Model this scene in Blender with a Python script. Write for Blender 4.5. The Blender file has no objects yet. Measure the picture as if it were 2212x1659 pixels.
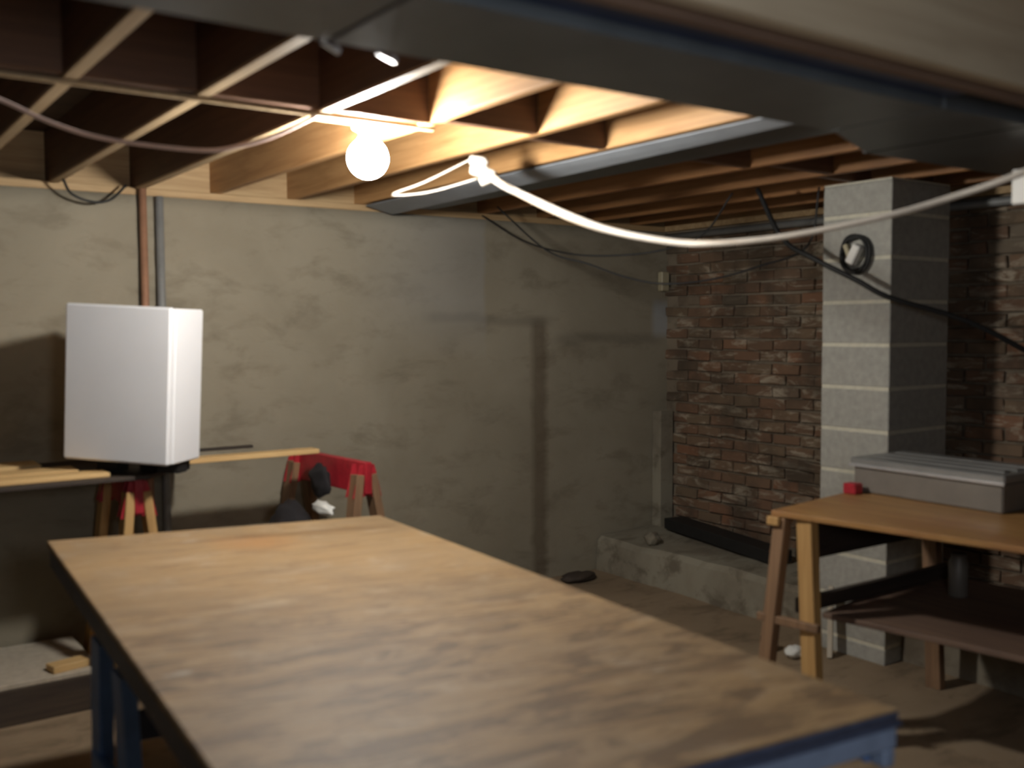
import bpy, bmesh, math, random
from mathutils import Vector, Matrix, Euler
random.seed(7)
PI = math.pi
SC = bpy.context.scene
COL = SC.collection

# ------------------------------------------------------------ camera
cam = bpy.data.cameras.new('camera')
cam.sensor_fit = 'HORIZONTAL'; cam.sensor_width = 36.0
cam.lens = 36.0 * 2150.0 / 2212.0
cam.clip_start = 0.02; cam.clip_end = 60
camo = bpy.data.objects.new('camera', cam); COL.objects.link(camo)
YAW, PITCH, ROLL = math.radians(35.6), math.radians(3.27), math.radians(0.3)
f0 = Vector((math.sin(YAW), math.cos(YAW), 0)); r0 = Vector((math.cos(YAW), -math.sin(YAW), 0)); u0 = Vector((0, 0, 1))
fw = f0*math.cos(PITCH) - u0*math.sin(PITCH); up = u0*math.cos(PITCH) + f0*math.sin(PITCH)
rt = r0*math.cos(ROLL) - up*math.sin(ROLL); up = up*math.cos(ROLL) + r0*math.sin(ROLL)
up = rt.cross(fw).normalized()
rot = Matrix((rt, up, -fw)).transposed()
camo.matrix_world = Matrix.Translation((0, 0, 1.6)) @ rot.to_4x4()
cam.dof.use_dof = True
cam.dof.focus_distance = 30.0
cam.dof.aperture_fstop = 2.2
SC.camera = camo

# ------------------------------------------------------------ world, light, exposure
w = bpy.data.worlds.new('world'); SC.world = w; w.use_nodes = True
w.node_tree.nodes['Background'].inputs[0].default_value = (0.55, 0.62, 0.75, 1)
w.node_tree.nodes['Background'].inputs[1].default_value = 0.02
BULB_STRENGTH = 575.0
BULB_COLOR = (1.0, 0.965, 0.90)
def lamp(name, loc, energy, color, radius):
    l = bpy.data.lights.new(name, 'POINT'); l.energy = energy; l.color = color; l.shadow_soft_size = radius
    o = bpy.data.objects.new(name, l); COL.objects.link(o); o.location = loc
    return o
# added cool fill light, unseen, just beside the camera
lamp('fill_lamp', (0.50, -0.12, 1.72), 42.0, (0.90, 0.94, 1.0), 0.2)
SC.view_settings.view_transform = 'Standard'; SC.view_settings.look = 'None'
SC.view_settings.gamma = 1.0; SC.view_settings.use_curve_mapping = False
SC.view_settings.exposure = 0.0

# ------------------------------------------------------------ materials
def newmat(name):
    m = bpy.data.materials.new(name); m.use_nodes = True
    nt = m.node_tree; b = nt.nodes['Principled BSDF']
    return m, nt, b
def L(nt, a, b): nt.links.new(a, b)
def ramp(nt, src, stops):
    r = nt.nodes.new('ShaderNodeValToRGB'); e = r.color_ramp.elements
    while len(e) < len(stops): e.new(0.5)
    for i, (p, c) in enumerate(stops):
        e[i].position = p; e[i].color = (c[0], c[1], c[2], 1)
    L(nt, src, r.inputs[0]); return r.outputs[0]
def coords(nt, scale=(1, 1, 1), loc=(0, 0, 0), kind='Object'):
    t = nt.nodes.new('ShaderNodeTexCoord'); mp = nt.nodes.new('ShaderNodeMapping')
    mp.inputs['Scale'].default_value = scale; mp.inputs['Location'].default_value = loc
    L(nt, t.outputs[kind], mp.inputs[0]); return mp.outputs[0]
def noise(nt, vec, scale, detail=5, rough=0.6, dist=0.0):
    n = nt.nodes.new('ShaderNodeTexNoise'); n.inputs['Scale'].default_value = scale
    n.inputs['Detail'].default_value = detail; n.inputs['Roughness'].default_value = rough
    n.inputs['Distortion'].default_value = dist
    L(nt, vec, n.inputs['Vector']); return n.outputs['Fac']
def mixc(nt, fac, a, b, mode='MIX'):
    m = nt.nodes.new('ShaderNodeMix'); m.data_type = 'RGBA'; m.blend_type = mode
    if isinstance(fac, (int, float)): m.inputs[0].default_value = fac
    else: L(nt, fac, m.inputs[0])
    for i, c in ((6, a), (7, b)):
        if isinstance(c, tuple): m.inputs[i].default_value = (c[0], c[1], c[2], 1)
        else: L(nt, c, m.inputs[i])
    return m.outputs[2]
def bump(nt, b, h, strength=0.3, dist=0.01):
    n = nt.nodes.new('ShaderNodeBump'); n.inputs['Strength'].default_value = strength
    n.inputs['Distance'].default_value = dist; L(nt, h, n.inputs['Height']); L(nt, n.outputs[0], b.inputs['Normal'])
def math_node(nt, op, a, b=None, clamp=False):
    m = nt.nodes.new('ShaderNodeMath'); m.operation = op; m.use_clamp = clamp
    for i, v in enumerate((a, b)):
        if v is None: continue
        if isinstance(v, (int, float)): m.inputs[i].default_value = v
        else: L(nt, v, m.inputs[i])
    return m.outputs[0]
def band(nt, src, centre, half, soft):
    d = math_node(nt, 'ABSOLUTE', math_node(nt, 'SUBTRACT', src, centre))
    mr = nt.nodes.new('ShaderNodeMapRange'); mr.inputs['From Min'].default_value = half + soft
    mr.inputs['From Max'].default_value = half; L(nt, d, mr.inputs['Value']); return mr.outputs[0]
def plain(name, c, rough=0.6, metal=0.0, var=0.25, scale=14, bmp=0.1):
    m, nt, b = newmat(name)
    n = noise(nt, coords(nt), scale, 4)
    d = tuple(x*(1-var) for x in c); h = tuple(min(1, x*(1+var*0.6)) for x in c)
    L(nt, ramp(nt, n, [(0.3, d), (0.7, h)]), b.inputs['Base Color'])
    b.inputs['Roughness'].default_value = rough; b.inputs['Metallic'].default_value = metal
    if bmp: bump(nt, b, n, bmp, 0.004)
    return m
def wood(name, light, dark, axis='y', rough=0.6, knots=True, stain=None, rnd=0.25):
    m, nt, b = newmat(name)
    k = 0.06
    s = {'x': (k, 1, 1), 'y': (1, k, 1), 'z': (1, 1, k)}[axis]
    v = coords(nt, s)
    n = noise(nt, v, 28, 6, 0.65, 0.6)
    c = ramp(nt, n, [(0.3, dark), (0.62, light)])
    if knots:
        vo = nt.nodes.new('ShaderNodeTexVoronoi'); vo.inputs['Scale'].default_value = 2.2
        s2 = {'x': (0.6, 1.6, 1.6), 'y': (1.6, 0.6, 1.6), 'z': (1.6, 1.6, 0.6)}[axis]
        L(nt, coords(nt, s2, (0.3, 0.7, 0.2)), vo.inputs['Vector'])
        kf = ramp(nt, vo.outputs['Distance'], [(0.03, (1, 1, 1)), (0.085, (0, 0, 0))])
        c = mixc(nt, kf, c, tuple(x*0.35 for x in dark))
    if stain:
        n2 = noise(nt, coords(nt), 2.4, 4, 0.6, 0.5)
        c = mixc(nt, ramp(nt, n2, [(0.45, (0, 0, 0)), (0.7, (0.8, 0.8, 0.8))]), c, stain)
    oi = nt.nodes.new('ShaderNodeObjectInfo')
    hv = nt.nodes.new('ShaderNodeHueSaturation'); L(nt, c, hv.inputs['Color'])
    L(nt, math_node(nt, 'ADD', math_node(nt, 'MULTIPLY', oi.outputs['Random'], rnd), 1-rnd/2), hv.inputs['Value'])
    L(nt, hv.outputs[0], b.inputs['Base Color'])
    b.inputs['Roughness'].default_value = rough
    bump(nt, b, n, 0.15, 0.003)
    return m

M = {}
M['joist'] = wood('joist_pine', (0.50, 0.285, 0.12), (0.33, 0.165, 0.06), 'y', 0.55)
M['shaded_joist'] = wood('shaded_joist_wood', (0.13, 0.065, 0.035), (0.075, 0.036, 0.02), 'y', 0.6)  # dark copy of the joist wood, shade left of the bulb painted in
M['half_shaded_joist'] = wood('half_shaded_joist', (0.33, 0.16, 0.06), (0.2, 0.09, 0.032), 'y', 0.6)  # darker copy for the shaded bays right of the sheet metal
M['strip'] = wood('batten_and_lit_edge', (0.46, 0.34, 0.20), (0.36, 0.25, 0.135), 'y', 0.6, knots=False)  # pale batten wood, also used for the lit joist undersides
M['blocking'] = wood('blocking_pine', (0.16, 0.075, 0.036), (0.10, 0.045, 0.022), 'x', 0.6)
M['deck'] = wood('subfloor_boards', (0.085, 0.05, 0.03), (0.045, 0.027, 0.017), 'x', 0.7)
M['sill'] = wood('sill_wood', (0.55, 0.38, 0.2), (0.38, 0.24, 0.11), 'x', 0.7)
M['girder_face'] = wood('girder_pine', (0.42, 0.35, 0.245), (0.33, 0.265, 0.18), 'x', 0.7)
M['girder_dark'] = wood('girder_brown', (0.15, 0.095, 0.065), (0.09, 0.055, 0.04), 'x', 0.7, knots=False)
M['tan_board'] = wood('tan_board', (0.68, 0.46, 0.21), (0.52, 0.32, 0.13), 'x', 0.6, knots=False)
M['dark_board'] = wood('dark_board', (0.045, 0.032, 0.024), (0.02, 0.015, 0.012), 'x', 0.6, knots=False)
M['raw_leg'] = wood('raw_leg', (0.56, 0.34, 0.13), (0.40, 0.22, 0.075), 'z', 0.6, knots=False)
M['brown_leg'] = wood('brown_leg', (0.24, 0.14, 0.075), (0.14, 0.08, 0.045), 'z', 0.6, knots=False)
M['bench_top'] = wood('bench_top', (0.42, 0.23, 0.08), (0.28, 0.14, 0.045), 'y', 0.5, knots=False, stain=(0.33, 0.15, 0.065))
M['bench_shelf'] = wood('bench_shelf', (0.17, 0.105, 0.07), (0.10, 0.06, 0.042), 'y', 0.7, knots=False)
M['pale_wood'] = wood('pale_offcut', (0.62, 0.55, 0.44), (0.48, 0.42, 0.33), 'z', 0.7, knots=False)
M['timber'] = wood('dark_timber', (0.07, 0.05, 0.035), (0.035, 0.025, 0.02), 'x', 0.8, knots=False)
M['galv'] = plain('galvanized_sheet', (0.105, 0.12, 0.13), 0.4, 0.2, 0.18, 5, 0.05)
M['lit_band'] = plain('lit_band_grey', (0.24, 0.26, 0.285), 0.5, 0.0, 0.15, 6, 0.05)  # lighter grey for the bulb-lit part of the bay sheet
M['gap_shade'] = plain('gap_shade_navy', (0.035, 0.06, 0.15), 0.4, 0.3, 0.2, 5, 0.05)  # navy that stands for shade in the gap beside the duct
M['galv_bright'] = plain('bright_clip', (0.85, 0.86, 0.88), 0.25, 0.7, 0.1, 20, 0.0)
M['case'] = plain('grey_case_metal', (0.30, 0.30, 0.29), 0.38, 0.5, 0.12, 9, 0.03)
M['case_body'] = plain('grey_case_body', (0.19, 0.17, 0.145), 0.5, 0.2, 0.12, 9, 0.03)
M['white_enamel'] = plain('white_enamel', (0.79, 0.80, 0.83), 0.5, 0, 0.03, 3, 0.0)
M['white_trim'] = plain('white_gasket', (0.86, 0.86, 0.86), 0.35, 0, 0.02, 3, 0.0)
M['porcelain'] = plain('porcelain', (0.85, 0.83, 0.78), 0.3, 0, 0.03, 5, 0.0)
M['red'] = plain('red_paint', (0.42, 0.022, 0.035), 0.4, 0.0, 0.3, 18, 0.1)
M['blue_pale'] = plain('pale_blue_paint', (0.20, 0.26, 0.38), 0.5, 0, 0.2, 10, 0.1)
M['blue'] = plain('blue_paint', (0.13, 0.27, 0.62), 0.45, 0, 0.2, 10, 0.1)
M['blue_dark'] = plain('ply_edge_and_shade_blue', (0.055, 0.07, 0.12), 0.5, 0, 0.25, 16, 0.1)
M['black'] = plain('black_rubber', (0.012, 0.012, 0.012), 0.6, 0, 0.2, 20, 0.05)
M['darkcloth'] = plain('dark_cloth', (0.016, 0.014, 0.016), 0.9, 0, 0.3, 20, 0.3)
M['paper'] = plain('white_paper', (0.8, 0.8, 0.76), 0.8, 0, 0.08, 10, 0.2)
M['cable'] = plain('cream_cable', (0.50, 0.42, 0.33), 0.5, 0, 0.12, 30, 0.05)
M['cable_white'] = plain('white_cable', (0.60, 0.55, 0.48), 0.45, 0, 0.08, 30, 0.05)
M['pink_cable'] = plain('pinkish_cable', (0.62, 0.47, 0.42), 0.5, 0, 0.12, 30, 0.05)
M['copper'] = plain('copper_pipe', (0.36, 0.19, 0.115), 0.55, 0.15, 0.2, 12, 0.02)
M['grey_pipe'] = plain('grey_pipe', (0.25, 0.255, 0.25), 0.5, 0.2, 0.15, 12, 0.02)
M['cream'] = plain('cream_plastic', (0.45, 0.40, 0.27), 0.5, 0, 0.1, 12, 0.02)
M['block'] = plain('cinder_block', (0.37, 0.36, 0.32), 0.9, 0, 0.15, 30, 0.4)
M['mortar_pale'] = plain('pale_mortar', (0.60, 0.57, 0.46), 0.95, 0, 0.12, 40, 0.5)

def concrete(name, a, b_, c_, stains_and_glare=False, rough=0.9):
    m, nt, b = newmat(name)
    v = coords(nt)
    n1 = noise(nt, v, 1.3, 6, 0.62, 0.4); n2 = noise(nt, coords(nt, (0.5, 1, 1.1)), 6, 8, 0.68, 0.3)
    c = ramp(nt, n1, [(0.32, b_), (0.6, a)])
    c = mixc(nt, ramp(nt, n2, [(0.36, (0.75, 0.75, 0.75)), (0.5, (0, 0, 0))]), c, c_)
    if stains_and_glare:
        t = nt.nodes.new('ShaderNodeTexCoord'); sx = nt.nodes.new('ShaderNodeSeparateXYZ'); L(nt, t.outputs['Object'], sx.inputs[0])
        wob = math_node(nt, 'ADD', sx.outputs[0], math_node(nt, 'MULTIPLY', math_node(nt, 'SUBTRACT', n2, 0.5), 0.10))
        rust = math_node(nt, 'MULTIPLY', band(nt, wob, 3.77, 0.03, 0.05), band(nt, sx.outputs[2], 0.82, 0.78, 0.08))
        rust = math_node(nt, 'MULTIPLY', rust, 0.55)
        c = mixc(nt, rust, c, (0.075, 0.045, 0.022))
        wz = math_node(nt, 'ADD', sx.outputs[2], math_node(nt, 'MULTIPLY', n1, 0.12))
        seam = math_node(nt, 'MULTIPLY', band(nt, wz, 1.70, 0.012, 0.03), band(nt, sx.outputs[0], 3.4, 0.4, 0.1))
        seam2 = math_node(nt, 'MULTIPLY', band(nt, wz, 1.58, 0.012, 0.04), band(nt, sx.outputs[0], 4.35, 0.4, 0.1))
        c = mixc(nt, math_node(nt, 'MULTIPLY', seam, 0.28), c, (0.06, 0.05, 0.04))
        c = mixc(nt, math_node(nt, 'MULTIPLY', seam2, 0.28), c, (0.06, 0.05, 0.04))
        pale = math_node(nt, 'MULTIPLY', math_node(nt, 'MULTIPLY', band(nt, wob, 2.35, 1.0, 0.03), band(nt, sx.outputs[0], 3.2, 0.15, 0.6)), band(nt, sx.outputs[2], 1.95, 0.2, 0.35))
        c = mixc(nt, math_node(nt, 'MULTIPLY', pale, 0.3), c, (0.36, 0.37, 0.38))  # faint bluish bulb glare painted onto the wall
        patch = math_node(nt, 'MULTIPLY', band(nt, sx.outputs[0], 4.84, 0.07, 0.05), band(nt, wz, 1.72, 0.08, 0.06))
        c = mixc(nt, math_node(nt, 'MULTIPLY', patch, 0.7), c, (0.38, 0.4, 0.42))
    L(nt, c, b.inputs['Base Color']); b.inputs['Roughness'].default_value = rough
    bump(nt, b, n2, 0.5, 0.012)
    return m
M['parged'] = concrete('parged_wall', (0.31, 0.275, 0.205), (0.26, 0.227, 0.165), (0.21, 0.18, 0.128), True)
M['ledge'] = concrete('footing_concrete', (0.30, 0.275, 0.21), (0.15, 0.12, 0.085), (0.12, 0.095, 0.065))
M['floor'] = concrete('earth_floor', (0.30, 0.22, 0.14), (0.23, 0.165, 0.10), (0.15, 0.105, 0.062))
M['mortar'] = concrete('brick_mortar', (0.24, 0.195, 0.14), (0.15, 0.118, 0.082), (0.10, 0.078, 0.053))
M['room'] = concrete('rough_wall', (0.22, 0.2, 0.16), (0.16, 0.14, 0.11), (0.12, 0.1, 0.08))

def brick_mat():
    m, nt, b = newmat('old_brick')
    oi = nt.nodes.new('ShaderNodeObjectInfo')
    g = nt.nodes.new('ShaderNodeNewGeometry')
    base = ramp(nt, oi.outputs['Random'], [(0.0, (0.12, 0.08, 0.05)), (0.3, (0.19, 0.105, 0.063)), (0.55, (0.17, 0.12, 0.075)), (0.8, (0.23, 0.11, 0.06)), (1.0, (0.17, 0.135, 0.095))])
    mp = nt.nodes.new('ShaderNodeMapping'); mp.inputs['Scale'].default_value = (1, 0.45, 1.7); L(nt, g.outputs['Position'], mp.inputs[0])
    n = noise(nt, mp.outputs[0], 9, 6, 0.7, 0.8)
    c = mixc(nt, ramp(nt, n, [(0.52, (0, 0, 0)), (0.63, (0.8, 0.8, 0.8))]), base, (0.42, 0.36, 0.27))
    n2 = noise(nt, g.outputs['Position'], 3, 4, 0.6)
    c = mixc(nt, ramp(nt, n2, [(0.35, (0.75, 0.75, 0.75)), (0.55, (0, 0, 0))]), c, (0.06, 0.045, 0.03))
    L(nt, c, b.inputs['Base Color']); b.inputs['Roughness'].default_value = 0.92
    bump(nt, b, n, 0.6, 0.01)
    return m
M['brick'] = brick_mat()

def ply_mat():
    m, nt, b = newmat('worn_plywood')
    n = noise(nt, coords(nt, (0.10, 1, 1)), 26, 7, 0.7, 0.8)
    c = ramp(nt, n, [(0.28, (0.225, 0.138, 0.06)), (0.5, (0.295, 0.192, 0.092)), (0.72, (0.345, 0.238, 0.126))])
    big = noise(nt, coords(nt, (0.8, 1, 1)), 3.2, 6, 0.65, 0.8)
    c = mixc(nt, ramp(nt, big, [(0.45, (0, 0, 0)), (0.62, (0.6, 0.6, 0.6))]), c, (0.235, 0.165, 0.095))
    big2 = noise(nt, coords(nt, (0.8, 1, 1), (9, 4, 0)), 5.5, 6, 0.7, 0.5)
    c = mixc(nt, ramp(nt, big2, [(0.52, (0, 0, 0)), (0.68, (0.4, 0.4, 0.4))]), c, (0.40, 0.33, 0.24))
    t = nt.nodes.new('ShaderNodeTexCoord'); s = nt.nodes.new('ShaderNodeSeparateXYZ'); L(nt, t.outputs['Object'], s.inputs[0])
    # worn, dirtier near end of the sheet with open cross grain
    mr = nt.nodes.new('ShaderNodeMapRange'); mr.inputs['From Min'].default_value = -0.7; mr.inputs['From Max'].default_value = -1.5
    L(nt, s.outputs[1], mr.inputs['Value'])
    gr = noise(nt, coords(nt, (0.24, 1, 1), (3, 1, 0)), 13, 7, 0.75, 1.0)
    gm = math_node(nt, 'MULTIPLY', ramp(nt, gr, [(0.43, (1, 1, 1)), (0.53, (0, 0, 0))]), mr.outputs[0])
    c = mixc(nt, math_node(nt, 'MULTIPLY', gm, 0.85), c, (0.115, 0.07, 0.035))
    # darker seam across the far end and a round brown stain
    wob = math_node(nt, 'ADD', s.outputs[1], math_node(nt, 'MULTIPLY', n, 0.10))
    seam = math_node(nt, 'MULTIPLY', band(nt, wob, -0.17, 0.006, 0.05), band(nt, s.outputs[0], 0.75, 0.3, 0.2))
    c = mixc(nt, math_node(nt, 'MULTIPLY', seam, 0.6), c, (0.13, 0.07, 0.03))
    vd = nt.nodes.new('ShaderNodeVectorMath'); vd.operation = 'DISTANCE'; L(nt, t.outputs['Object'], vd.inputs[0]); vd.inputs[1].default_value = (0.62, -0.33, 0)
    st = ramp(nt, math_node(nt, 'ADD', vd.outputs['Value'], math_node(nt, 'MULTIPLY', big, 0.1)), [(0.10, (0.65, 0.65, 0.65)), (0.24, (0, 0, 0))])
    c = mixc(nt, st, c, (0.33, 0.165, 0.06))
    # paint flecks
    fl = noise(nt, coords(nt, (0.35, 1, 1), (1, 5, 0)), 11, 3, 0.5)
    c = mixc(nt, ramp(nt, fl, [(0.70, (0, 0, 0)), (0.76, (0.6, 0.6, 0.6))]), c, (0.5, 0.47, 0.4))
    fl2 = noise(nt, coords(nt, (0.22, 1, 1), (7, 2, 0)), 17, 6, 0.75, 0.8)
    c = mixc(nt, ramp(nt, fl2, [(0.36, (0.75, 0.75, 0.75)), (0.47, (0, 0, 0))]), c, (0.16, 0.095, 0.045))
    L(nt, c, b.inputs['Base Color']); b.inputs['Roughness'].default_value = 0.62
    bump(nt, b, gr, 0.25, 0.004)
    return m
M['ply'] = ply_mat()

def glow_mat():
    m, nt, b = newmat('lit_bulb')
    b.inputs['Base Color'].default_value = (1, 1, 1, 1)
    b.inputs['Emission Color'].default_value = (*BULB_COLOR, 1)
    b.inputs['Emission Strength'].default_value = BULB_STRENGTH
    return m
M['glow'] = glow_mat()

# ------------------------------------------------------------ mesh helpers
def box(bm, x0, x1, y0, y1, z0, z1, mtx=None, jit=0.0):
    vs = []
    for z in (z0, z1):
        for x, y in ((x0, y0), (x1, y0), (x1, y1), (x0, y1)):
            p = Vector((x, y, z))
            if jit: p += Vector([random.uniform(-jit, jit) for _ in range(3)])
            if mtx: p = mtx @ p
            vs.append(bm.verts.new(p))
    for f in ((3, 2, 1, 0), (4, 5, 6, 7), (0, 1, 5, 4), (1, 2, 6, 5), (2, 3, 7, 6), (3, 0, 4, 7)):
        bm.faces.new([vs[i] for i in f])
def beam(bm, a, b, w_, h_, upv=(0, 0, 1)):
    """box bar from a to b, width w_ sideways, h_ along up"""
    a = Vector(a); b = Vector(b); d = (b-a).normalized(); u = Vector(upv)
    s = d.cross(u)
    if s.length < 1e-4: s = d.cross(Vector((1, 0, 0)))
    s.normalize(); u = s.cross(d).normalized()
    vs = []
    for p in (a, b):
        for i, j in ((-1, -1), (1, -1), (1, 1), (-1, 1)):
            vs.append(bm.verts.new(p + s*i*w_/2 + u*j*h_/2))
    for f in ((0, 1, 2, 3), (7, 6, 5, 4), (0, 4, 5, 1), (1, 5, 6, 2), (2, 6, 7, 3), (3, 7, 4, 0)):
        bm.faces.new([vs[i] for i in f])
def catmull(pts, n=8):
    P = [Vector(p) for p in pts]; P = [P[0]*2-P[1]] + P + [P[-1]*2-P[-2]]; out = []
    for i in range(1, len(P)-2):
        for k in range(n):
            t = k/n
            out.append(0.5*((2*P[i]) + (-P[i-1]+P[i+1])*t + (2*P[i-1]-5*P[i]+4*P[i+1]-P[i+2])*t*t + (-P[i-1]+3*P[i]-3*P[i+1]+P[i+2])*t**3))
    out.append(P[-2]); return out
def tube(bm, pts, r, seg=8, smooth=True):
    n = len(pts); rings = []
    rr = r if callable(r) else (lambda t: r)
    u = None
    for i, p in enumerate(pts):
        d = (Vector(pts[min(i+1, n-1)])-Vector(pts[max(i-1, 0)])).normalized()
        if u is None:
            u = d.cross(Vector((0, 0, 1)))
            if u.length < 1e-3: u = Vector((1, 0, 0))
        u = (u - d*u.dot(d)).normalized(); v = d.cross(u)
        q = rr(i/(n-1))
        rings.append([bm.verts.new(Vector(p) + (u*math.cos(2*PI*k/seg)+v*math.sin(2*PI*k/seg))*q) for k in range(seg)])
    for a, b in zip(rings, rings[1:]):
        for k in range(seg):
            f = bm.faces.new((a[k], a[(k+1) % seg], b[(k+1) % seg], b[k])); f.smooth = smooth
    bm.faces.new(rings[0][::-1]); bm.faces.new(rings[-1])
def lathe(bm, prof, seg=24, mtx=None, cap=True):
    rings = []
    for r, z in prof:
        rings.append([bm.verts.new((mtx or Matrix()) @ Vector((r*math.cos(2*PI*k/seg), r*math.sin(2*PI*k/seg), z))) for k in range(seg)])
    for a, b in zip(rings, rings[1:]):
        for k in range(seg):
            f = bm.faces.new((a[k], a[(k+1) % seg], b[(k+1) % seg], b[k])); f.smooth = True
    if cap: bm.faces.new(rings[0][::-1]); bm.faces.new(rings[-1])
def prism(bm, poly, z0, z1, mtx=None):
    T = mtx or Matrix()
    a = [bm.verts.new(T @ Vector((x, y, z0))) for x, y in poly]; b = [bm.verts.new(T @ Vector((x, y, z1))) for x, y in poly]
    n = len(poly)
    bm.faces.new(a[::-1]); bm.faces.new(b)
    for i in range(n): bm.faces.new((a[i], a[(i+1) % n], b[(i+1) % n], b[i]))
def obj(name, bm, mat, parent=None, bevel=0.0, origin=None):
    """bm is in world coordinates; the object's origin goes to its parent's world place (or to origin)"""
    if bevel:
        bmesh.ops.bevel(bm, geom=[e for e in bm.edges], offset=bevel, segments=1, affect='EDGES', clamp_overlap=True)
    bmesh.ops.recalc_face_normals(bm, faces=bm.faces)
    me = bpy.data.meshes.new(name); bm.to_mesh(me); bm.free()
    me.materials.append(M[mat])
    o = bpy.data.objects.new(name, me); COL.objects.link(o)
    base = WLOC.get(parent.name, Vector((0, 0, 0))) if parent else Vector((0, 0, 0))
    if origin is None: origin = base
    origin = Vector(origin)
    me.transform(Matrix.Translation(-origin))
    if parent: o.parent = parent
    o.location = origin - base
    WLOC[o.name] = origin
    return o
WLOC = {}
def thing(name, label, cat, loc=(0, 0, 0), group=None):
    o = bpy.data.objects.new(name, None); COL.objects.link(o); o.empty_display_size = 0.1
    o.location = loc; WLOC[o.name] = Vector(loc)
    tag(o, label, cat, group); return o
def tag(o, label, cat, group=None):
    o['label'] = label; o['category'] = cat
    if group: o['group'] = group
    return o
def struct(name, bm, mat, bevel=0.0, origin=None, label=None):
    o = obj(name, bm, mat, None, bevel, origin); o['kind'] = 'structure'
    if label: o['label'] = label
    return o
def B(*a, **k):
    bm = bmesh.new(); box(bm, *a, **k); return bm

# ------------------------------------------------------------ room shell
WY, WX = 4.97, 4.87
JB, JT = 2.28, 2.515
floor = struct('floor', B(-3.0, 5.3, -3.0, 5.3, -0.2, 0.0), 'floor', label='brown earthen basement floor')
bm = bmesh.new()
nx, nz = 60, 24
vs = [[bm.verts.new((-3.0 + 8.1*i/nx, WY + (random.uniform(-0.006, 0.006) if 0 < j < nz else 0), 2.243*j/nz)) for j in range(nz+1)] for i in range(nx+1)]
for i in range(nx):
    for j in range(nz):
        f = bm.faces.new((vs[i][j], vs[i+1][j], vs[i+1][j+1], vs[i][j+1])); f.smooth = True
back = [[bm.verts.new((x, 5.3, z)) for z in (0, 2.243)] for x in (-3.0, 5.1)]
bm.faces.new((back[0][0], back[0][1], back[1][1], back[1][0]))
bm.faces.new([vs[i][nz] for i in range(nx+1)] + [back[1][1], back[0][1]])
wall_back = struct('wall_back', bm, 'parged', label='grey-tan parged concrete wall with rusty streak')
wall_right = struct('wall_right', B(WX+0.008, 5.2, -3.0, 4.97, 0, 2.243), 'mortar', label='old brown brick wall behind the block column')
struct('wall_left', B(-3.0, -2.8, -3.0, 4.97, 0, 2.515), 'room')
struct('wall_front', B(-2.8, 4.87, -3.0, -2.8, 0, 2.515), 'room')
ceiling = struct('ceiling', B(-3.0, 5.2, -3.0, 5.3, JT, JT+0.03), 'deck', label='dark board subfloor on exposed joists')

# bricks of the right wall
brick_mes = []
for k in range(8):
    b2 = bmesh.new(); L2, H2 = 0.197, 0.060
    box(b2, -0.014, 0.02, -L2/2, L2/2, -H2/2, H2/2, jit=0.0045)
    bmesh.ops.bevel(b2, geom=list(b2.edges), offset=0.004, segments=1, affect='EDGES')
    bmesh.ops.recalc_face_normals(b2, faces=b2.faces)
    me = bpy.data.meshes.new('brick'); b2.to_mesh(me); b2.free(); me.materials.append(M['brick']); brick_mes.append(me)
rest = bmesh.new()
cz, row, nb = 0.265, 0, 0
while cz < 2.2:
    yy = 4.865 + (0.103 if row % 2 else 0.0)
    while yy > -1.0:
        seen = (3.5 < yy < 4.88) or (2.42 < yy < 2.98 and cz > 0.95)
        if yy < 4.88:
            if seen and nb < 298:
                o = bpy.data.objects.new('brick', random.choice(brick_mes)); COL.objects.link(o); o.parent = wall_right
                o.location = (WX + random.uniform(-0.006, 0.008), yy + random.uniform(-0.004, 0.004), cz + random.uniform(-0.004, 0.004))
                o.rotation_euler = (random.uniform(-0.02, 0.02) + (PI if random.random() < 0.5 else 0), 0, random.uniform(-0.015, 0.015)); nb += 1
            elif yy > 0.2:
                box(rest, WX-0.012+random.uniform(-0.005, 0.005), WX+0.02, yy-0.098, yy+0.098, cz-0.03, cz+0.03, jit=0.003)
        yy -= 0.207
    cz += 0.0715; row += 1
o = obj('brickwork', rest, 'brick', wall_right); o['kind'] = 'stuff'

# concrete footing ledge at the foot of the brick wall
bm = bmesh.new()
n = 26; prev = None
for i in range(n+1):
    y = 4.96 - i*5.0/n
    e = 4.235 + random.uniform(-0.018, 0.018); t = 0.225 + random.uniform(-0.012, 0.012)
    ring = [bm.verts.new(p) for p in ((4.86, y, 0), (e-0.015, y, 0), (e, y, t-0.03), (e+0.03, y, t), (4.86, y, t+0.02))]
    if prev:
        for k in range(4): bm.faces.new((prev[k], prev[k+1], ring[k+1], ring[k]))
    prev = ring
struct('trim_1', bm, 'ledge', label='low concrete footing ledge along the brick wall')
# rough corner pilaster between the walls
struct('trim_2', B(4.74, 4.845, 4.88, 4.965, 0.24, 1.02, jit=0.008), 'ledge', label='stub of pale concrete pilaster in the corner')

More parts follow.
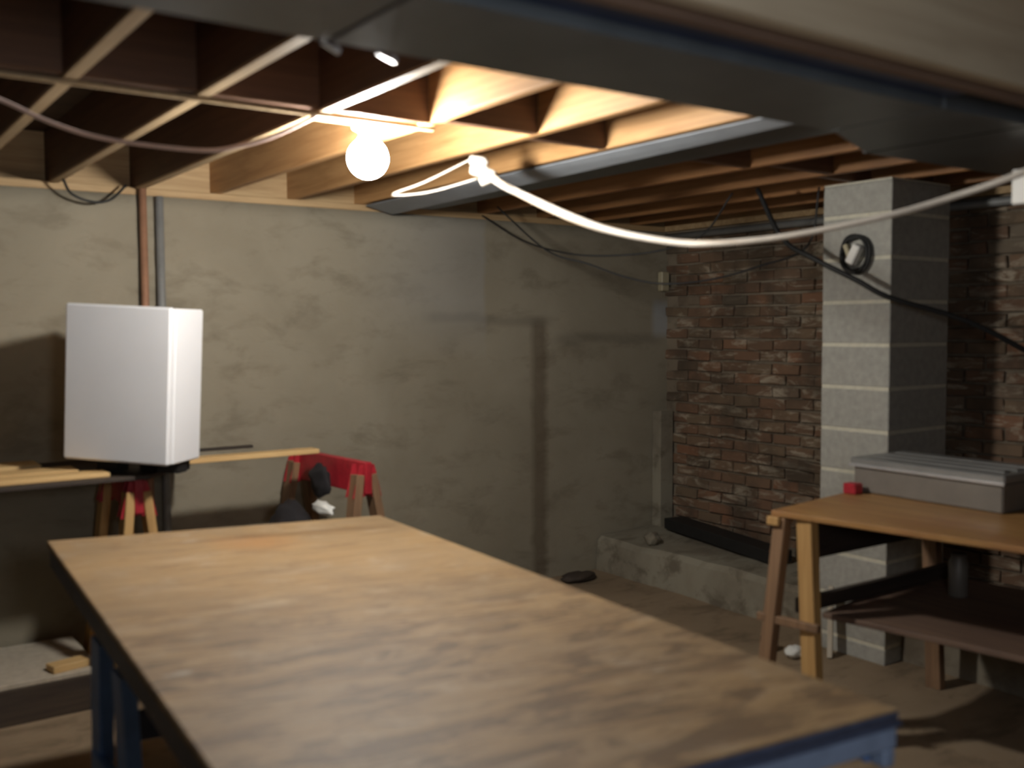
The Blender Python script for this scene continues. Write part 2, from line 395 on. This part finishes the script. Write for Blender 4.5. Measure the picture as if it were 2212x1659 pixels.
# joists, blocking, sill
JX = [-2.6, -2.2, -1.8, -1.4, -1.0, -0.6, -0.18, 0.22, 0.618, 0.977, 1.357, 1.75, 2.165, 2.56, 2.97, 3.38, 3.83, 4.24, 4.62]
me0 = None
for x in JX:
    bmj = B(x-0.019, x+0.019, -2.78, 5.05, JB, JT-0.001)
    obj('joist', bmj, 'shaded_joist' if x < 1.5 else ('joist' if x < 2.6 else 'half_shaded_joist'), ceiling, 0.003, origin=(x, 1.2, JB))  # joists out of direct bulb light get darker copies of the wood
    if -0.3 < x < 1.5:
        obj('lit_joist_edge', B(x-0.019, x+0.019, 1.71, 4.95, JB-0.010, JB-0.0005), 'strip', ceiling, 0.001, origin=(x, 3.3, JB-0.01))  # pale strip added to stand for the lit underside of the joist
for i, (a, b) in enumerate(zip(JX[6:], JX[7:])):
    y = 2.90 + (0.0 if b < 1.8 else (-0.05 if i % 2 else 0.04))
    obj('blocking', B(a+0.019, b-0.019, y-0.019, y+0.019, JB+0.001, JT-0.002), 'blocking', ceiling, 0.002, origin=((a+b)/2, y, JB))
# continuous light batten nailed under the blocking on the left bays
obj('batten', B(-0.3, 1.76, 2.893, 2.913, JB-0.022, JB-0.0105), 'strip', ceiling, 0.002, origin=(0.5, 2.9, JB))
obj('sill_plate', B(-3.0, 4.86, WY+0.003, 5.11, 2.244, JB), 'sill', ceiling, 0.003, origin=(1, WY, 2.244))
obj('rim_joist', B(-3.0, 5.1, 5.052, 5.09, JB, JT-0.001), 'sill', ceiling, origin=(1, 5.07, JB))
obj('wall_cap', B(WX-0.03, WX+0.2, -2.7, 4.96, 2.2435, JB), 'sill', ceiling, 0.003, origin=(WX, 2, 2.244))
obj('rim_board', B(WX+0.05, WX+0.09, -2.7, 5.04, JB, JT-0.001), 'joist', ceiling, origin=(WX, 2, JB))

# built-up girder near the camera: three boards side by side
for k, (y0, y1) in enumerate(((1.098, 1.133), (1.134, 1.169), (1.170, 1.205))):
    obj('girder_board', B(-2.8, 4.86, y0, y1, 2.10 + (0.004 if k == 1 else 0), JB-0.001), 'girder_face' if k == 0 else 'girder_dark', ceiling, 0.003, origin=(1, y0, 2.1))

# ------------------------------------------------------------ sheet metal
t = thing('air_duct', 'long grey sheet metal air duct running under the joists', 'duct', (1.5, 1.55, 2.12))
for x0, x1 in ((-1.6, 0.80), (0.806, 2.262)):
    s = obj('duct_section', B(x0, x1, 1.37, 1.695, 2.12, JB-0.004), 'galv', t, 0.004)
bm = bmesh.new(); prism(bm, [(2.268, 1.37), (2.64, 1.352), (2.64, 1.85), (2.268, 1.695)], 2.12, JB-0.004)
obj('duct_transition', bm, 'galv', t, 0.004)
obj('duct_section', B(2.646, 4.6, 1.35, 1.855, 2.12, JB-0.004), 'galv', t, 0.004)
obj('duct_gap_shade', B(-1.6, 2.264, 1.30, 1.37, 2.145, 2.15), 'gap_shade', t)  # dark sheet in place of the shaded gap between duct and girder
for x in (0.803, 2.643):
    y1 = 1.697 if x < 2 else 1.857
    obj('slip_joint', B(x-0.004, x+0.004, 1.355, y1+0.001, 2.1185, JB-0.006), 'black', t, 0.002)
for x, a in ((0.812, 0.5), (0.928, 0.3)):
    bm = bmesh.new(); T = Matrix.Translation((x, 1.70, 2.112)) @ Euler((0.25, 0.15, a)).to_matrix().to_4x4()
    box(bm, -0.024, 0.024, -0.004, 0.004, -0.0025, 0.0025, T); box(bm, 0.012, 0.024, -0.004, 0.004, 0.002, 0.009, T)
    obj('clip', bm, 'galv_bright', t)['label'] = 'bright bent metal clip'

t = thing('duct_panel', 'grey sheet metal panel closing a joist bay beside the bulb', 'sheet metal', (2.76, 3.4, 2.27))
bm = bmesh.new(); box(bm, 2.575, 2.955, 1.87, 4.90, 2.268, 2.279)
obj('sheet', bm, 'galv', t, 0.002)
bm = bmesh.new()
q = [bm.verts.new(p) for p in ((2.535, 1.87, 2.262), (2.60, 1.87, 2.243), (2.70, 4.90, 2.225), (2.535, 4.90, 2.262), (2.535, 1.87, 2.266), (2.60, 1.87, 2.266), (2.70, 4.90, 2.266), (2.535, 4.90, 2.266))]
for f in ((3, 2, 1, 0), (4, 5, 6, 7), (0, 1, 5, 4), (1, 2, 6, 5), (2, 3, 7, 6), (3, 0, 4, 7)): bm.faces.new([q[i] for i in f])
obj('lit_band', bm, 'lit_band', t)  # added lighter wedge, painted as the lit part of the sheet

# ------------------------------------------------------------ block column
col = thing('block_column', 'square grey cinder block column in front of the brick wall', 'column', (4.33, 2.91, 0))
CX0, CX1, CY0, CY1 = 4.09, 4.57, 2.72, 3.095
obj('mortar_core', B(CX0+0.003, CX1-0.003, CY0+0.003, CY1-0.003, 0, JB-0.002), 'mortar_pale', col)
z = 2.117
zs = [JB-0.002]
while z > 0.0: zs.append(z); z -= 0.2035
zs.append(0.0)
for a, b in zip(zs, zs[1:]):
    if a-b < 0.03: continue
    obj('block', B(CX0, CX1, CY0, CY1, b+(0.008 if b > 0 else 0), a-0.008), 'block', col, 0.004)

# ------------------------------------------------------------ the lit bulb
t = thing('light_bulb', 'glaring lit bare globe bulb in a socket under the joists', 'light bulb', (1.568, 3.01, JB))
R = 0.067
prof = [(0.002, -R)] + [(R*math.sin(a), -R*math.cos(a)) for a in [PI*k/16 for k in range(1, 14)]] + [(0.024, R+0.008), (0.020, R+0.014)]
bm = bmesh.new(); lathe(bm, prof, 28, Matrix.Translation((1.568, 3.01, 2.165)))
obj('globe', bm, 'glow', t)
bm = bmesh.new(); lathe(bm, [(0.026, 2.236), (0.028, 2.25), (0.05, 2.262), (0.055, 2.279)], 24, Matrix.Translation((1.568, 3.01, 0)))
obj('lamp_holder', bm, 'porcelain', t)
bm = B(1.378, 1.729, 2.96, 3.06, JB, JB+0.019)
obj('mounting_board', bm, 'tan_board', t, 0.002)

# ------------------------------------------------------------ plywood worktable in the foreground
TQ = (0.6564, 3.6169, 0.8876, -0.00462, 0.03206, -0.07047)
TM = Matrix.Translation(TQ[:3]) @ Euler(TQ[3:], 'XYZ').to_matrix().to_4x4()
def TP(x, y, z): return TM @ Vector((x, y, z))
t = thing('plywood_table', 'big worn plywood worktable with blue painted frame in the foreground', 'table', (TP(0.61, -1.22, 0).x, TP(0.61, -1.22, 0).y, 0))
W_, L_ = 1.22, 2.44
bm = bmesh.new(); box(bm, 0, W_, -L_, 0, -0.019, 0)
bmesh.ops.bevel(bm, geom=list(bm.edges), offset=0.003, segments=1, affect='EDGES')
bmesh.ops.recalc_face_normals(bm, faces=bm.faces)
me = bpy.data.meshes.new('tabletop'); bm.to_mesh(me); bm.free(); me.materials.append(M['ply'])
me.materials.append(M['blue_dark'])
for p in me.polygons:
    if abs(p.normal.z) < 0.5 and p.normal.y < -0.5: p.material_index = 1
o = bpy.data.objects.new('tabletop', me); COL.objects.link(o); o.parent = t
o.matrix_local = Matrix.Translation(-t.location) @ TM
def tb(*a):
    b_ = bmesh.new(); box(b_, *a, mtx=TM); return b_
obj('frame_lip', tb(0.0, W_, -L_-0.008, -L_+0.03, -0.031, -0.0195), 'blue_dark', t, 0.002)
obj('apron', tb(0.002, W_-0.01, -L_-0.004, -L_+0.034, -0.073, -0.0315), 'blue_pale', t, 0.003)
obj('apron', tb(0.03, W_-0.03, -0.06, -0.022, -0.11, -0.0195), 'blue_dark', t, 0.003)
obj('apron', tb(0.008, 0.046, -L_+0.036, -0.01, -0.085, -0.0195), 'blue_dark', t, 0.003)  # darker blue stands for the shade under the left table edge
obj('apron', tb(W_-0.046, W_-0.008, -L_+0.036, -0.01, -0.11, -0.0195), 'blue', t, 0.003)
obj('corner_block', tb(W_-0.042, W_-0.010, -L_-0.003, -L_+0.034, -0.110, -0.0735), 'blue_pale', t, 0.005)
def leg(px, py, bx, by, mat='blue', w1=0.09, w2=0.038, name='leg'):
    a = TP(px, py, -0.115); b_ = TM @ Vector((bx, by, 0)); b_.z = 0.0
    bm = bmesh.new(); beam(bm, b_, a, w1, w2, (1, 0, 0)); return obj(name, bm, mat, t, 0.003)
for xx in (0.035, W_-0.035):
    leg(xx, -0.86, xx-0.01, -0.80); leg(xx, -1.16, xx+0.03, -1.12)
leg(1.05, -L_+0.10, 1.05, -L_+0.06); leg(0.25, -L_+0.10, 0.25, -L_+0.06)
bm = bmesh.new(); beam(bm, TP(0.03, -0.83, -0.46), TP(0.05, -1.14, -0.46), 0.03, 0.08); obj('brace', bm, 'blue', t, 0.003)
bm = bmesh.new(); beam(bm, TP(0.07, -0.87, -0.36), TP(W_-0.07, -0.87, -0.36), 0.03, 0.08); obj('brace', bm, 'blue_dark', t, 0.003)

# ------------------------------------------------------------ sawhorses, panel and boards by the back wall
def sawhorse(x_near, x_far, y_near, y_far, top, label, splay=0.20, legm='raw_leg'):
    t = thing('sawhorse', label, 'sawhorse', ((x_near+x_far)/2, (y_near+y_far)/2, 0), 'red bracket sawhorses by the grey wall')
    bm = bmesh.new(); beam(bm, (x_near, y_near, top-0.075), (x_far, y_far, top-0.075), 0.038, 0.15); obj('rail', bm, 'red', t, 0.004)
    d = Vector((x_far-x_near, y_far-y_near, 0)).normalized()
    for (px, py, s) in ((x_near, y_near, 1), (x_far, y_far, -1)):
        p = Vector((px, py, 0)) + d*0.05*s
        # folded red bracket: tapering plate pair gripping both legs
        bm = bmesh.new()
        for q in (-0.032, 0.032):
            c = p + d*q
            v1 = [bm.verts.new((c.x+sx, c.y + (0.003 if m else -0.003), zz)) for m in (0, 1) for sx, zz in ((-0.038, top-0.012), (0.038, top-0.012), (0.058, top-0.09), (0.075, top-0.165), (0.03, top-0.165), (0.0, top-0.155), (-0.03, top-0.165), (-0.075, top-0.165))]
            bm.faces.new(v1[:8]); bm.faces.new(v1[8:][::-1])
            for k in range(8): bm.faces.new((v1[k], v1[(k+1) % 8], v1[8+(k+1) % 8], v1[8+k]))
        obj('bracket', bm, 'red', t)
        for sx in (-1, 1):
            bm = bmesh.new()
            a = p + Vector((sx*0.032, 0, top-0.06)); b_ = p + Vector((sx*splay, 0, 0)) - d*0.06*s
            beam(bm, b_, a, 0.085, 0.038, (1, 0, 0)); 
            l = obj('leg', bm, legm, t, 0.003)
            
        bm = bmesh.new(); beam(bm, p + Vector((-0.10, -0.02*s, top-0.40)), p + Vector((0.10, -0.02*s, top-0.40)), 0.02, 0.09)
        obj('cross_brace', bm, 'brown_leg', t, 0.002)
    return t
TOPZ = 0.975
sawhorse(2.135, 2.085, 4.13, 4.86, TOPZ, 'red sawhorse holding the free end of the tan board, right of the white box', 0.17, 'brown_leg')
sawhorse(1.135, 1.17, 4.27, 4.86, TOPZ, 'red sawhorse with raw wood legs under the white box', 0.13)
sawhorse(-0.15, -0.15, 4.27, 4.86, TOPZ, 'red sawhorse at the far left under the lumber', 0.13)

bm = bmesh.new(); prism(bm, [(-0.9, 4.235), (1.17, 4.225), (1.50, 4.62), (1.50, 4.91), (-0.9, 4.91)], TOPZ+0.001, TOPZ+0.019)
tag(obj('work_panel', bm, 'dark_board', None, 0.002, origin=(0.3, 4.6, TOPZ)), 'dark flat panel laid over the sawhorses, under the white box', 'panel')
PZ = TOPZ + 0.0195
def plank(name, x0, x1, y0, y1, z0, z1, mat, label, cat, a=0.0, group=None):
    c = Vector(((x0+x1)/2, (y0+y1)/2, z0)); T = Matrix.Translation(c) @ Matrix.Rotation(a, 4, 'Z')
    bm = bmesh.new(); box(bm, x0-c.x, x1-c.x, y0-c.y, y1-c.y, 0, z1-z0, T)
    return tag(obj(name, bm, mat, None, 0.002, origin=c), label, cat, group)
plank('board', -0.9, 0.84, 4.70, 4.88, PZ, PZ+0.018, 'tan_board', 'tan board at the rear of the dark panel, left of the white box', 'board', 0.0, 'loose tan boards')
plank('board', -0.9, 0.93, 4.40, 4.55, PZ, PZ+0.022, 'tan_board', 'bright tan board in the middle of the dark panel, left of the box', 'board', 0.004, 'loose tan boards')
plank('board', -0.9, 1.02, 4.262, 4.385, PZ, PZ+0.018, 'tan_board', 'front tan board along the near edge of the dark panel', 'board', 0.0, 'loose tan boards')
plank('board', 1.36, 2.03, 4.44, 4.53, PZ, PZ+0.022, 'tan_board', 'narrow tan board sticking out right from under the white box', 'board', -0.01, 'loose tan boards')
plank('dark_strip', 1.16, 1.86, 4.86, 4.89, PZ, PZ+0.014, 'dark_board', 'thin dark strip sticking out behind the white box', 'strip')

# white box cabinet
Nc = Vector((1.20, 4.085))
e1 = Vector((-0.324, 0.342)).normalized()
e2 = Vector((-e1.y, e1.x))
if e2.y < 0: e2 = -e2
wd, dp = 0.475, 0.265
bz, bh = 0.0, 0.645
t = thing('white_cabinet', 'white box cabinet leaning slightly on the panel over the sawhorses', 'cabinet', (Nc.x, Nc.y, PZ))
tilt = math.radians(3.0)
PADH = 0.045
TILT = Matrix(((e1.x, e2.x, 0, Nc.x), (e1.y, e2.y, 0, Nc.y), (0, 0, 1, PZ+PADH+0.0015), (0, 0, 0, 1))) @ Matrix.Rotation(-tilt, 4, 'Y')
def QB(a0, a1, b0, b1, z0, z1, m=None):
    """box in cabinet axes: a along the door, b towards the back"""
    bm = bmesh.new(); box(bm, a0, a1, b0, b1, z0, z1, m or TILT); return bm
obj('door', QB(0, wd, 0, 0.035, bz, bz+bh), 'white_enamel', t, 0.008)
obj('gasket', QB(0.008, wd-0.008, 0.035, 0.042, bz+0.008, bz+bh-0.008), 'grey_pipe', t)
obj('body', QB(0.0, wd, 0.042, dp, bz, bz+bh-0.004), 'white_enamel', t, 0.006)
FLAT = Matrix(((e1.x, e2.x, 0, Nc.x), (e1.y, e2.y, 0, Nc.y), (0, 0, 1, PZ), (0, 0, 0, 1)))
obj('shim', QB(0.30, 0.40, 0.12, 0.20, 0.0005, PADH+0.014, FLAT), 'black', t)
obj('pad', QB(0.04, 0.24, 0.19, 0.25, 0.0005, PADH, FLAT), 'black', t)
obj('pad', QB(0.02, 0.12, 0.12, 0.19, 0.0005, PADH, FLAT), 'black', t)

# rag and crumpled paper on the right sawhorse
def lump(name, c, s, mat, label, cat, seed, sub=3, amp=0.35, group=None):
    from mathutils import noise as mn
    bm = bmesh.new(); bmesh.ops.create_icosphere(bm, subdivisions=sub, radius=1)
    for v in bm.verts:
        k = 1 + amp*mn.noise(v.co*1.7 + Vector((seed, 0, 0))) + amp*0.5*mn.noise(v.co*4 + Vector((0, seed, 0)))
        v.co = Vector((v.co.x*s[0]*k, v.co.y*s[1]*k, v.co.z*s[2]*k)) + Vector(c)
    for f in bm.faces: f.smooth = True
    return tag(obj(name, bm, mat, None, 0, origin=c), label, cat, group)
lump('rag', (2.035, 4.45, 0.86), (0.035, 0.10, 0.075), 'darkcloth', 'black rag hanging at the rail of the right red sawhorse', 'rag', 3)

lump('white_cloth', (2.005, 4.36, 0.742), (0.03, 0.11, 0.03), 'paper', 'limp white cloth drooping below the black rag on the right sawhorse', 'cloth', 6)
lump('dark_sack', (1.90, 4.50, 0.62), (0.10, 0.12, 0.14), 'darkcloth', 'dark sack slumped low behind the worktable under the right sawhorse', 'sack', 8)
# timber and plank at the foot of the back wall
plank('timber_beam', 0.12, 0.98, 4.38, 4.53, 0.0, 0.148, 'timber', 'dark square timber lying on the floor along the grey wall', 'timber')
plank('timber_beam', 0.12, 0.98, 4.76, 4.91, 0.0, 0.148, 'timber', 'dark square timber lying against the foot of the grey wall', 'timber')
plank('wide_board', 0.12, 0.99, 4.385, 4.93, 0.149, 0.17, 'pale_wood', 'wide pale board laid across the two dark timbers', 'board')
plank('wood_offcut', 0.80, 0.95, 4.42, 4.5, 0.171, 0.20, 'tan_board', 'small tan offcut lying on the wide pale board', 'offcut', 0.2)

# ------------------------------------------------------------ pipes on the back wall
def pipe(name, pts, r, mat, label, cat, seg=10, group=None, smooth=8):
    bm = bmesh.new(); P = catmull(pts, smooth) if smooth else [Vector(p) for p in pts]
    tube(bm, P, r, seg)
    return tag(obj(name, bm, mat, None, 0, origin=P[0]), label, cat, group)
pipe('copper_pipe', [(1.365, 4.935, 0.2), (1.365, 4.935, 1.2), (1.365, 4.935, 2.30)], 0.018, 'copper', 'upright copper pipe on the grey wall behind the white box', 'pipe', 12, smooth=0)
pipe('grey_conduit', [(1.445, 4.945, 0.2), (1.445, 4.945, 1.2), (1.445, 4.945, 2.24)], 0.020, 'grey_pipe', 'upright grey conduit just right of the copper pipe', 'pipe', 12, smooth=0)
pipe('wire_loop', [(0.98, 4.80, 2.28), (1.03, 4.86, 2.215), (1.12, 4.87, 2.185), (1.20, 4.87, 2.20), (1.28, 4.90, 2.275)], 0.006, 'black', 'short black wire loop drooping at the wall top', 'wire')
pipe('wall_pipe', [(4.80, 4.9, 2.20), (4.80, 3.5, 2.20), (4.80, 1.6, 2.20)], 0.022, 'grey_pipe', 'grey pipe running along the top of the brick wall', 'pipe', 10, smooth=0)
tag(obj('junction_box', B(4.78, 4.85, 4.92, 4.965, 1.84, 1.97), 'cream', None, 0.006, origin=(4.81, 4.95, 1.84)), 'small cream box high in the wall corner', 'junction box')
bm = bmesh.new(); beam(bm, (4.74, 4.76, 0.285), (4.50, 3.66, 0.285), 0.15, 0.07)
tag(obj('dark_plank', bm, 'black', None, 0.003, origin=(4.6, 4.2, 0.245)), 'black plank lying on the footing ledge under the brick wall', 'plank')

# ------------------------------------------------------------ hanging cables
pipe('hanging_cable', [(0.14, 3.22, 2.345), (0.325, 3.206, 2.30), (0.495, 3.203, 2.258), (0.622, 3.17, 2.202), (0.765, 3.126, 2.163), (1.003, 3.015, 2.137), (1.113, 2.962, 2.154), (1.218, 2.927, 2.194), (1.346, 2.90, 2.266)], 0.0065, 'pink_cable', 'pinkish cable sagging below the joists left of the bulb', 'cable')
t = thing('white_cable', 'thick white cable sagging from the joists across to the right edge', 'cable', (2.187, 3.284, 2.256))
pts = [(2.187, 3.284, 2.256), (2.215, 3.20, 2.17), (2.268, 3.03, 2.081), (2.344, 2.719, 1.952), (2.401, 2.428, 1.884), (2.414, 2.232, 1.866), (2.475, 2.005, 1.874), (2.574, 1.751, 1.913), (2.646, 1.58, 1.956), (2.669, 1.382, 2.005), (2.70, 1.18, 2.086)]
P = catmull(pts, 8)
bm = bmesh.new(); tube(bm, P, lambda t_: 0.017 - 0.0075*min(1, t_*1.6), 10); obj('strand', bm, 'cable_white', t)
P2 = [p + Vector((0.014*math.cos(i*0.22), 0.004, 0.014*math.sin(i*0.22))) * max(0, 1 - i/62) for i, p in enumerate(P)]
bm = bmesh.new(); tube(bm, P2, lambda t_: 0.012 - 0.006*min(1, t_*1.6), 8); obj('strand', bm, 'cable', t)
bm = bmesh.new(); tube(bm, catmull([(2.17, 3.30, 2.255), (2.20, 3.25, 2.24), (2.175, 3.29, 2.215), (2.22, 3.22, 2.19), (2.19, 3.26, 2.165)], 6), 0.02, 10); obj('knot', bm, 'cable_white', t)
bm = bmesh.new(); tube(bm, catmull([(2.175, 3.29, 2.262), (2.02, 3.40, 2.17), (1.93, 3.50, 2.125), (2.05, 3.42, 2.135), (2.18, 3.27, 2.18)], 6), 0.004, 8); obj('loose_end', bm, 'cable_white', t)


pipe('black_wire', [(3.30, 4.90, 2.255), (3.336, 4.544, 2.085), (3.418, 4.233, 1.996), (3.555, 4.01, 1.978), (3.685, 3.795, 1.998), (3.791, 3.602, 2.072), (3.85, 3.461, 2.27)], 0.005, 'black', 'upper of the two thin black wires sagging in front of the walls', 'wire', 8)
pipe('black_wire', [(3.20, 4.60, 2.27), (3.255, 4.227, 2.009), (3.368, 4.017, 1.928), (3.455, 3.827, 1.854), (3.537, 3.642, 1.814), (3.69, 3.472, 1.829), (3.859, 3.294, 1.893), (4.016, 3.127, 1.99), (4.05, 3.09, 2.27)], 0.005, 'black', 'lower of the two thin black wires sagging towards the block column', 'wire', 8)
pipe('black_hose', [(3.86, 3.31, 2.27), (3.795, 3.102, 2.012), (3.791, 2.912, 1.903), (3.855, 2.736, 1.802), (3.926, 2.618, 1.723), (4.139, 2.46, 1.644), (4.27, 2.362, 1.578), (4.448, 2.226, 1.458), (4.80, 2.0, 1.25)], 0.012, 'black', 'black hose slanting down across the block column', 'hose', 10)
# coil hung on the column
t = thing('cord_coil', 'coiled dark cord with pale plug hanging on the block column', 'cord', (4.075, 2.90, 1.937))
for k, (r, dx) in enumerate(((0.088, 0.0), (0.094, -0.011), (0.083, -0.02))):
    bm = bmesh.new(); c = Vector((4.078+dx, 2.895, 1.935))
    tube(bm, [c + Vector((0.003*math.sin(3*a+k), r*math.cos(a)*0.85, (r+0.006*math.sin(2*a+k))*math.sin(a))) for a in [2*PI*i/32 for i in range(33)]], 0.0075, 8)
    obj('cord_loop', bm, 'black', t)
bm = bmesh.new(); T = Matrix.Translation((4.045, 2.885, 1.935)) @ Euler((0.5, 0, 0)).to_matrix().to_4x4()
box(bm, -0.018, 0.025, -0.022, 0.022, -0.05, 0.045, T); obj('plug', bm, 'porcelain', t, 0.006)
bm = bmesh.new(); T = Matrix.Translation((4.05, 2.925, 1.955)) @ Euler((-0.4, 0, 0)).to_matrix().to_4x4()
box(bm, -0.012, 0.02, -0.012, 0.012, -0.03, 0.03, T); obj('plug_head', bm, 'cream', t, 0.004)

# white box at the right edge, hung on a joist
t = thing('ceiling_box', 'small bright white electrical box hanging at the right edge', 'electrical box', (2.93, 1.50, 2.04))
obj('body', B(2.905, 2.985, 1.47, 1.53, 1.955, 2.045), 'white_trim', t, 0.01)
obj('stem', B(2.935, 2.955, 1.49, 1.51, 2.05, 2.12), 'white_trim', t)
obj('cover', B(2.897, 2.905, 1.465, 1.535, 1.95, 2.05), 'porcelain', t, 0.003)

# ------------------------------------------------------------ bench on the right
BM = Matrix.Translation((2.982, 2.479, 0)) @ Matrix.Rotation(math.radians(8), 4, 'Z')
def bb(*a):
    b_ = bmesh.new(); box(b_, *a, mtx=BM); return b_
t = thing('workbench', 'rough wooden workbench with brown top and lower shelf on the right', 'workbench', (3.5, 1.6, 0))
obj('bench_top', bb(0, 1.09, -1.9, 0, 0.878, 0.90), 'bench_top', t, 0.003)
obj('end_cleat', bb(-0.012, 0.10, -0.04, 0.012, 0.845, 0.8775), 'raw_leg', t, 0.003)
def xbar(name, z0, z1, mat='dark_board'):
    bm = bmesh.new(); beam(bm, BM @ Vector((0.075, -0.075, (z0+z1)/2)), BM @ Vector((1.04, -0.235, (z0+z1)/2)), 0.028, z1-z0); obj(name, bm, mat, t, 0.002)
xbar('end_apron', 0.705, 0.877)
obj('side_apron', bb(1.0, 1.03, -1.86, -0.20, 0.72, 0.8775), 'dark_board', t, 0.002)
def bl(a, b, w1, w2, mat):
    bm = bmesh.new(); beam(bm, BM @ Vector(b), BM @ Vector(a), w1, w2, (1, 0, 0)); return obj('leg', bm, mat, t, 0.003)
bl((0.03, -0.035, 0.877), (0.01, 0.05, 0.0), 0.055, 0.045, 'brown_leg')
bl((0.04, -0.13, 0.877), (0.045, -0.17, 0.0), 0.068, 0.045, 'raw_leg')
bl((1.03, -0.16, 0.877), (1.03, -0.2, 0.0), 0.07, 0.045, 'brown_leg')
bl((0.05, -1.75, 0.877), (0.05, -1.80, 0.0), 0.085, 0.045, 'raw_leg')
bl((1.03, -1.75, 0.877), (1.03, -1.80, 0.0), 0.085, 0.045, 'brown_leg')
xbar('stretcher', 0.503, 0.56)
obj('stretcher', bb(0.0, 0.026, -0.20, 0.06, 0.465, 0.495), 'brown_leg', t, 0.002)
obj('shelf', bb(0.16, 1.06, -1.86, -0.13, 0.478, 0.4995), 'bench_shelf', t, 0.003)
obj('shelf_bearer', bb(0.03, 1.02, -1.78, -1.74, 0.40, 0.4775), 'dark_board', t, 0.002)

# grey metal case on the bench
t = thing('metal_case', 'long low grey metal case with ridged lid on the workbench', 'case', (3.75, 2.2, 0.9))
CM = Matrix.Translation((3.585, 1.905, 0.9005)) @ Matrix.Rotation(math.radians(-2.0), 4, 'Z')
def cb(*a):
    b_ = bmesh.new(); box(b_, *a, mtx=CM); return b_
obj('body', cb(0, 0.34, 0, 0.655, 0, 0.112), 'case_body', t, 0.006)
obj('lid', cb(-0.012, 0.352, -0.012, 0.667, 0.1125, 0.145), 'case', t, 0.006)
obj('lid_lip', cb(-0.018, -0.0125, -0.014, 0.669, 0.108, 0.119), 'galv_bright', t, 0.001)
for x in (0.08, 0.17, 0.26):
    obj('ridge', cb(x-0.022, x+0.022, 0.03, 0.625, 0.1452, 0.151), 'case', t, 0.002)
tag(obj('red_block', B(3.52, 3.575, 2.49, 2.55, 0.9005, 0.945), 'red', None, 0.005, origin=(3.55, 2.52, 0.9)), 'small red block on the workbench beside the metal case', 'block')
bm = bmesh.new(); lathe(bm, [(0.034, 0.4998), (0.038, 0.505), (0.038, 0.64), (0.03, 0.655), (0.03, 0.675)], 20, Matrix.Translation((3.79, 2.19, 0)))
tag(obj('canister', bm, 'case_body', None, 0, origin=(3.79, 2.19, 0.5)), 'grey round canister standing on the bench shelf', 'canister')

# things on the floor under and behind the bench
for i, (x, y, h, a, lab) in enumerate(((3.99, 2.95, 0.34, 0.10, 'pale offcut leaning at the left corner of the block column'),)):
    T = Matrix.Translation((x, y, 0.0)) @ Euler((0, a, 0.6)).to_matrix().to_4x4()
    bm = bmesh.new(); box(bm, -0.032, 0.032, -0.012, 0.012, 0.003, h, T)
    tag(obj('wood_offcut', bm, 'pale_wood', None, 0.003, origin=(x, y, 0)), lab, 'offcut')
lump('crumpled_paper', (3.85, 3.05, 0.03), (0.05, 0.04, 0.028), 'paper', 'crumpled white paper on the floor left of the workbench leg', 'paper', 5)
bm = bmesh.new(); box(bm, -0.03, 0.03, -0.03, 0.03, 0.0, 0.085, Matrix.Translation((3.82, 3.19, 0)) @ Matrix.Rotation(0.5, 4, 'Z'))
tag(obj('black_block', bm, 'black', None, 0.006, origin=(3.82, 3.19, 0)), 'small black block on the floor beside the footing ledge', 'block')
lump('rubble', (3.95, 4.80, 0.028), (0.13, 0.07, 0.03), 'timber', 'dark rubble heap at the foot of the grey wall near the corner', 'rubble', 9)
lump('rubble', (3.55, 4.86, 0.03), (0.12, 0.07, 0.035), 'timber', 'smaller dark rubble heap along the grey wall, farther from the corner', 'rubble', 12)
lump('stone', (4.34, 4.55, 0.262), (0.05, 0.05, 0.04), 'ledge', 'fist-sized stone on the footing ledge in front of the black plank', 'stone', 21)
